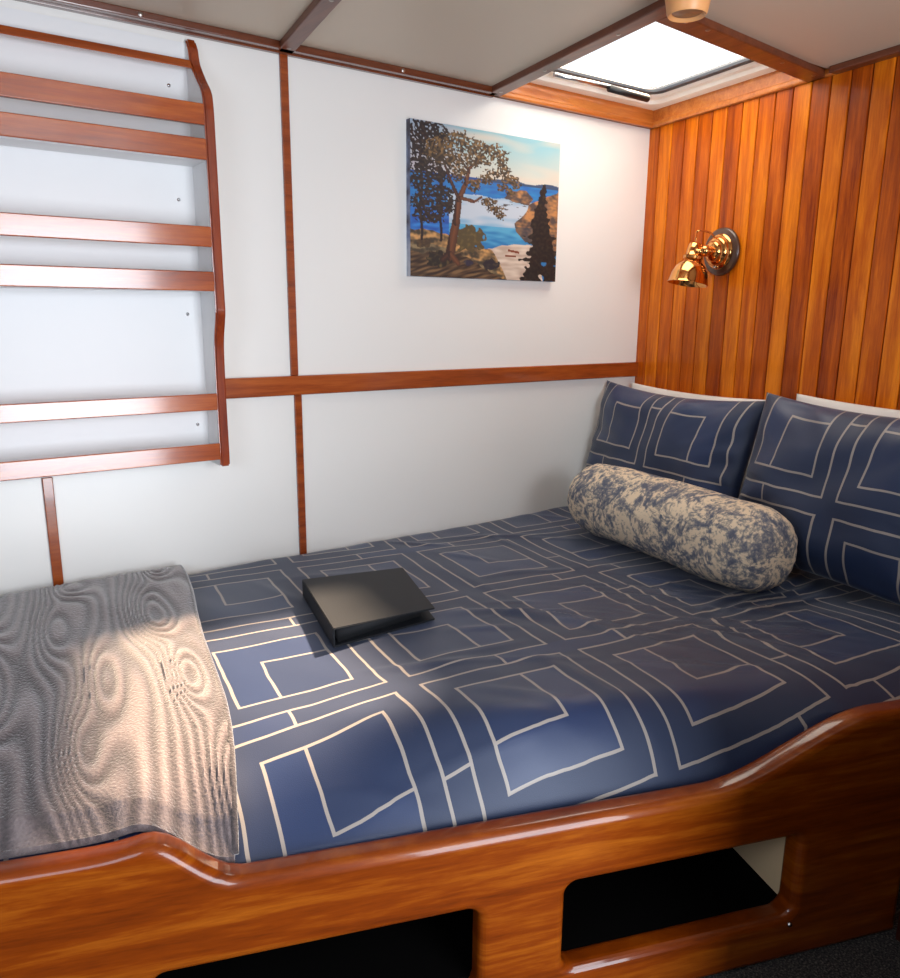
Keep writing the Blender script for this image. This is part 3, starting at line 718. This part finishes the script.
n = node(nt, 'ShaderNodeTexNoise', Scale=900.0); nt.links.new(coords(nt), n.inputs['Vector']); bump(nt, b, n.outputs[0], .2, .001)
me = bpy.data.meshes.new('painted_face'); bm.to_mesh(me); bm.free(); obj('painted_face', me, M_paint, pic)
M_cedge, nt, b = mat('canvas_edge', '8A90A8', rough=.7)
n = node(nt, 'ShaderNodeTexNoise', Scale=9.0, Detail=4.0); nt.links.new(coords(nt), n.inputs['Vector']); nt.links.new(ramp(nt, n.outputs[0], [(.4, '4A4650'), (.5, '7C88A8'), (.62, 'B8BCC8')]), b.inputs['Base Color'])
bm = bmesh.new(); bx(bm, PX0, PX1, -PD + .0006, 0, PZ0, PZ1); obj('stretched_canvas', bm, M_cedge, pic)

# ------------------------------------------------------------------ brass reading lamp
LC = uvp(-.014, -.402, 1.706); LN = -U
lp = thing('wall_lamp', 'polished brass reading lamp with bell shade on the timber battens', 'lamp', LC)
bm = bmesh.new(); lathe(bm, LC, LN, [(.0005, 0), (.074, 0), (.077, .004), (.076, .010), (.070, .014), (.0005, .014)], 56); obj('backplate', bm, M_backplate, lp, smooth=50)
bm = bmesh.new(); lathe(bm, LC, LN, [(.056, .014), (.057, .018), (.053, .023), (.048, .024), (.046, .034), (.041, .038), (.034, .040), (.032, .050), (.026, .054), (.016, .056), (.014, .066), (.0005, .067)], 48); obj('mount', bm, M_brass, lp, smooth=50)
bm = bmesh.new(); bmesh.ops.create_uvsphere(bm, u_segments=24, v_segments=16, radius=.019, matrix=Matrix.Translation(LC + LN * .078)); 
obj('swivel', bm, M_brass, lp, True)
SC = Vector((-.165, -.350, 1.665)); SD = Vector((-.16, .04, -1)).normalized()
bm = bmesh.new(); tube(bm, [LC + LN * .078, LC + LN * .10 + Vector((0, .012, -.003)), SC - SD * .036], .010); obj('arm', bm, M_brass, lp, True)
bm = bmesh.new(); lathe(bm, SC, SD, [(a_ * 1.22, b_ * 1.22) for a_, b_ in [(.0005, -.058), (.012, -.057), (.018, -.052), (.020, -.036), (.021, -.024), (.026, -.020), (.026, -.013), (.022, -.010), (.030, -.004), (.042, .010), (.049, .028), (.052, .046), (.055, .052), (.0535, .053), (.049, .046), (.046, .028), (.039, .012), (.025, .0), (.0005, -.004)]], 56)
shade = obj('lamp_shade', bm, M_brass, lp, smooth=50)
bm = bmesh.new(); lathe(bm, SC, SD, [(.010, -.002), (.011, .010), (.017, .022), (.019, .032), (.014, .042), (.0005, .046)], 24); obj('bulb', bm, M_bulb, lp, True)
bm = bmesh.new(); tube(bm, bez([LC + LN * .030 + Z * .034, LC + LN * .060 + Vector((0, .003, .058)), LC + LN * .100 + Vector((0, .015, .062)), SC - SD * .088 + Vector((-.004, .0, 0)), SC - SD * .068], 10), .003, 8); obj('cord', bm, M_brass, lp, True)
bm = bmesh.new(); lathe(bm, LC + Z * -.05, LN, [(.004, .02), (.004, .032), (.006, .034), (.0005, .036)], 12); obj('switch', bm, M_steel, lp, True)

# ------------------------------------------------------------------ ceiling downlight beside the skylight
cl = thing('ceiling_light', 'tan tapered downlight under the beam joint beside the skylight', 'ceiling light', (-.93, -.90, CZ - .018))
cc = Vector((-.935, -.905, 2.103))
bm = bmesh.new(); lathe(bm, cc, (0, 0, 1), [(.0005, .006), (.030, .006), (.034, .001), (.038, -.002), (.041, .003), (.043, .015), (.050, .050), (.052, .066), (.0005, .066)], 48); obj('housing', bm, M_tan, cl, smooth=50)
M_lens, nt, b = mat('light_lens', '9A6A48', rough=.4)
bm = bmesh.new(); lathe(bm, cc, (0, 0, -1), [(.0005, -.002), (.028, -.003), (.031, -.005)], 32); obj('lens', bm, M_lens, cl, True)

# screws in the beams
SC_T = ['trim_1'] * 2 + ['trim_2'] * 3 + ['trim_3'] * 4 + ['trim_4'] * 3
for t_, (p_, n_) in zip(SC_T, (((ly(-1.431, -.05), -.05, CZ - .018), (0, 0, -1)), ((ly(-1.431, -.40), -.40, CZ - .018), (0, 0, -1)), ((ly(-.744, -.06), -.06, CZ - .018), (0, 0, -1)), ((ly(-.744, -.30), -.30, CZ - .018), (0, 0, -1)),
               ((ly(-.744, -.62), -.62, CZ - .018), (0, 0, -1)), ((-.775, -.770, CZ - .018), (0, 0, -1)), ((-.69, -.765, CZ - .018), (0, 0, -1)), ((-.33, -.728, CZ - .018), (0, 0, -1)), ((-.16, -.715, CZ - .018), (0, 0, -1)),
               ((-1.09, -.042, CZ - .009), (0, -1, 0)), ((-1.80, -.042, CZ - .009), (0, -1, 0)), ((-1.43, -.042, CZ - .009), (0, -1, 0)))):
    screw(p_, n_, bpy.data.objects[t_])
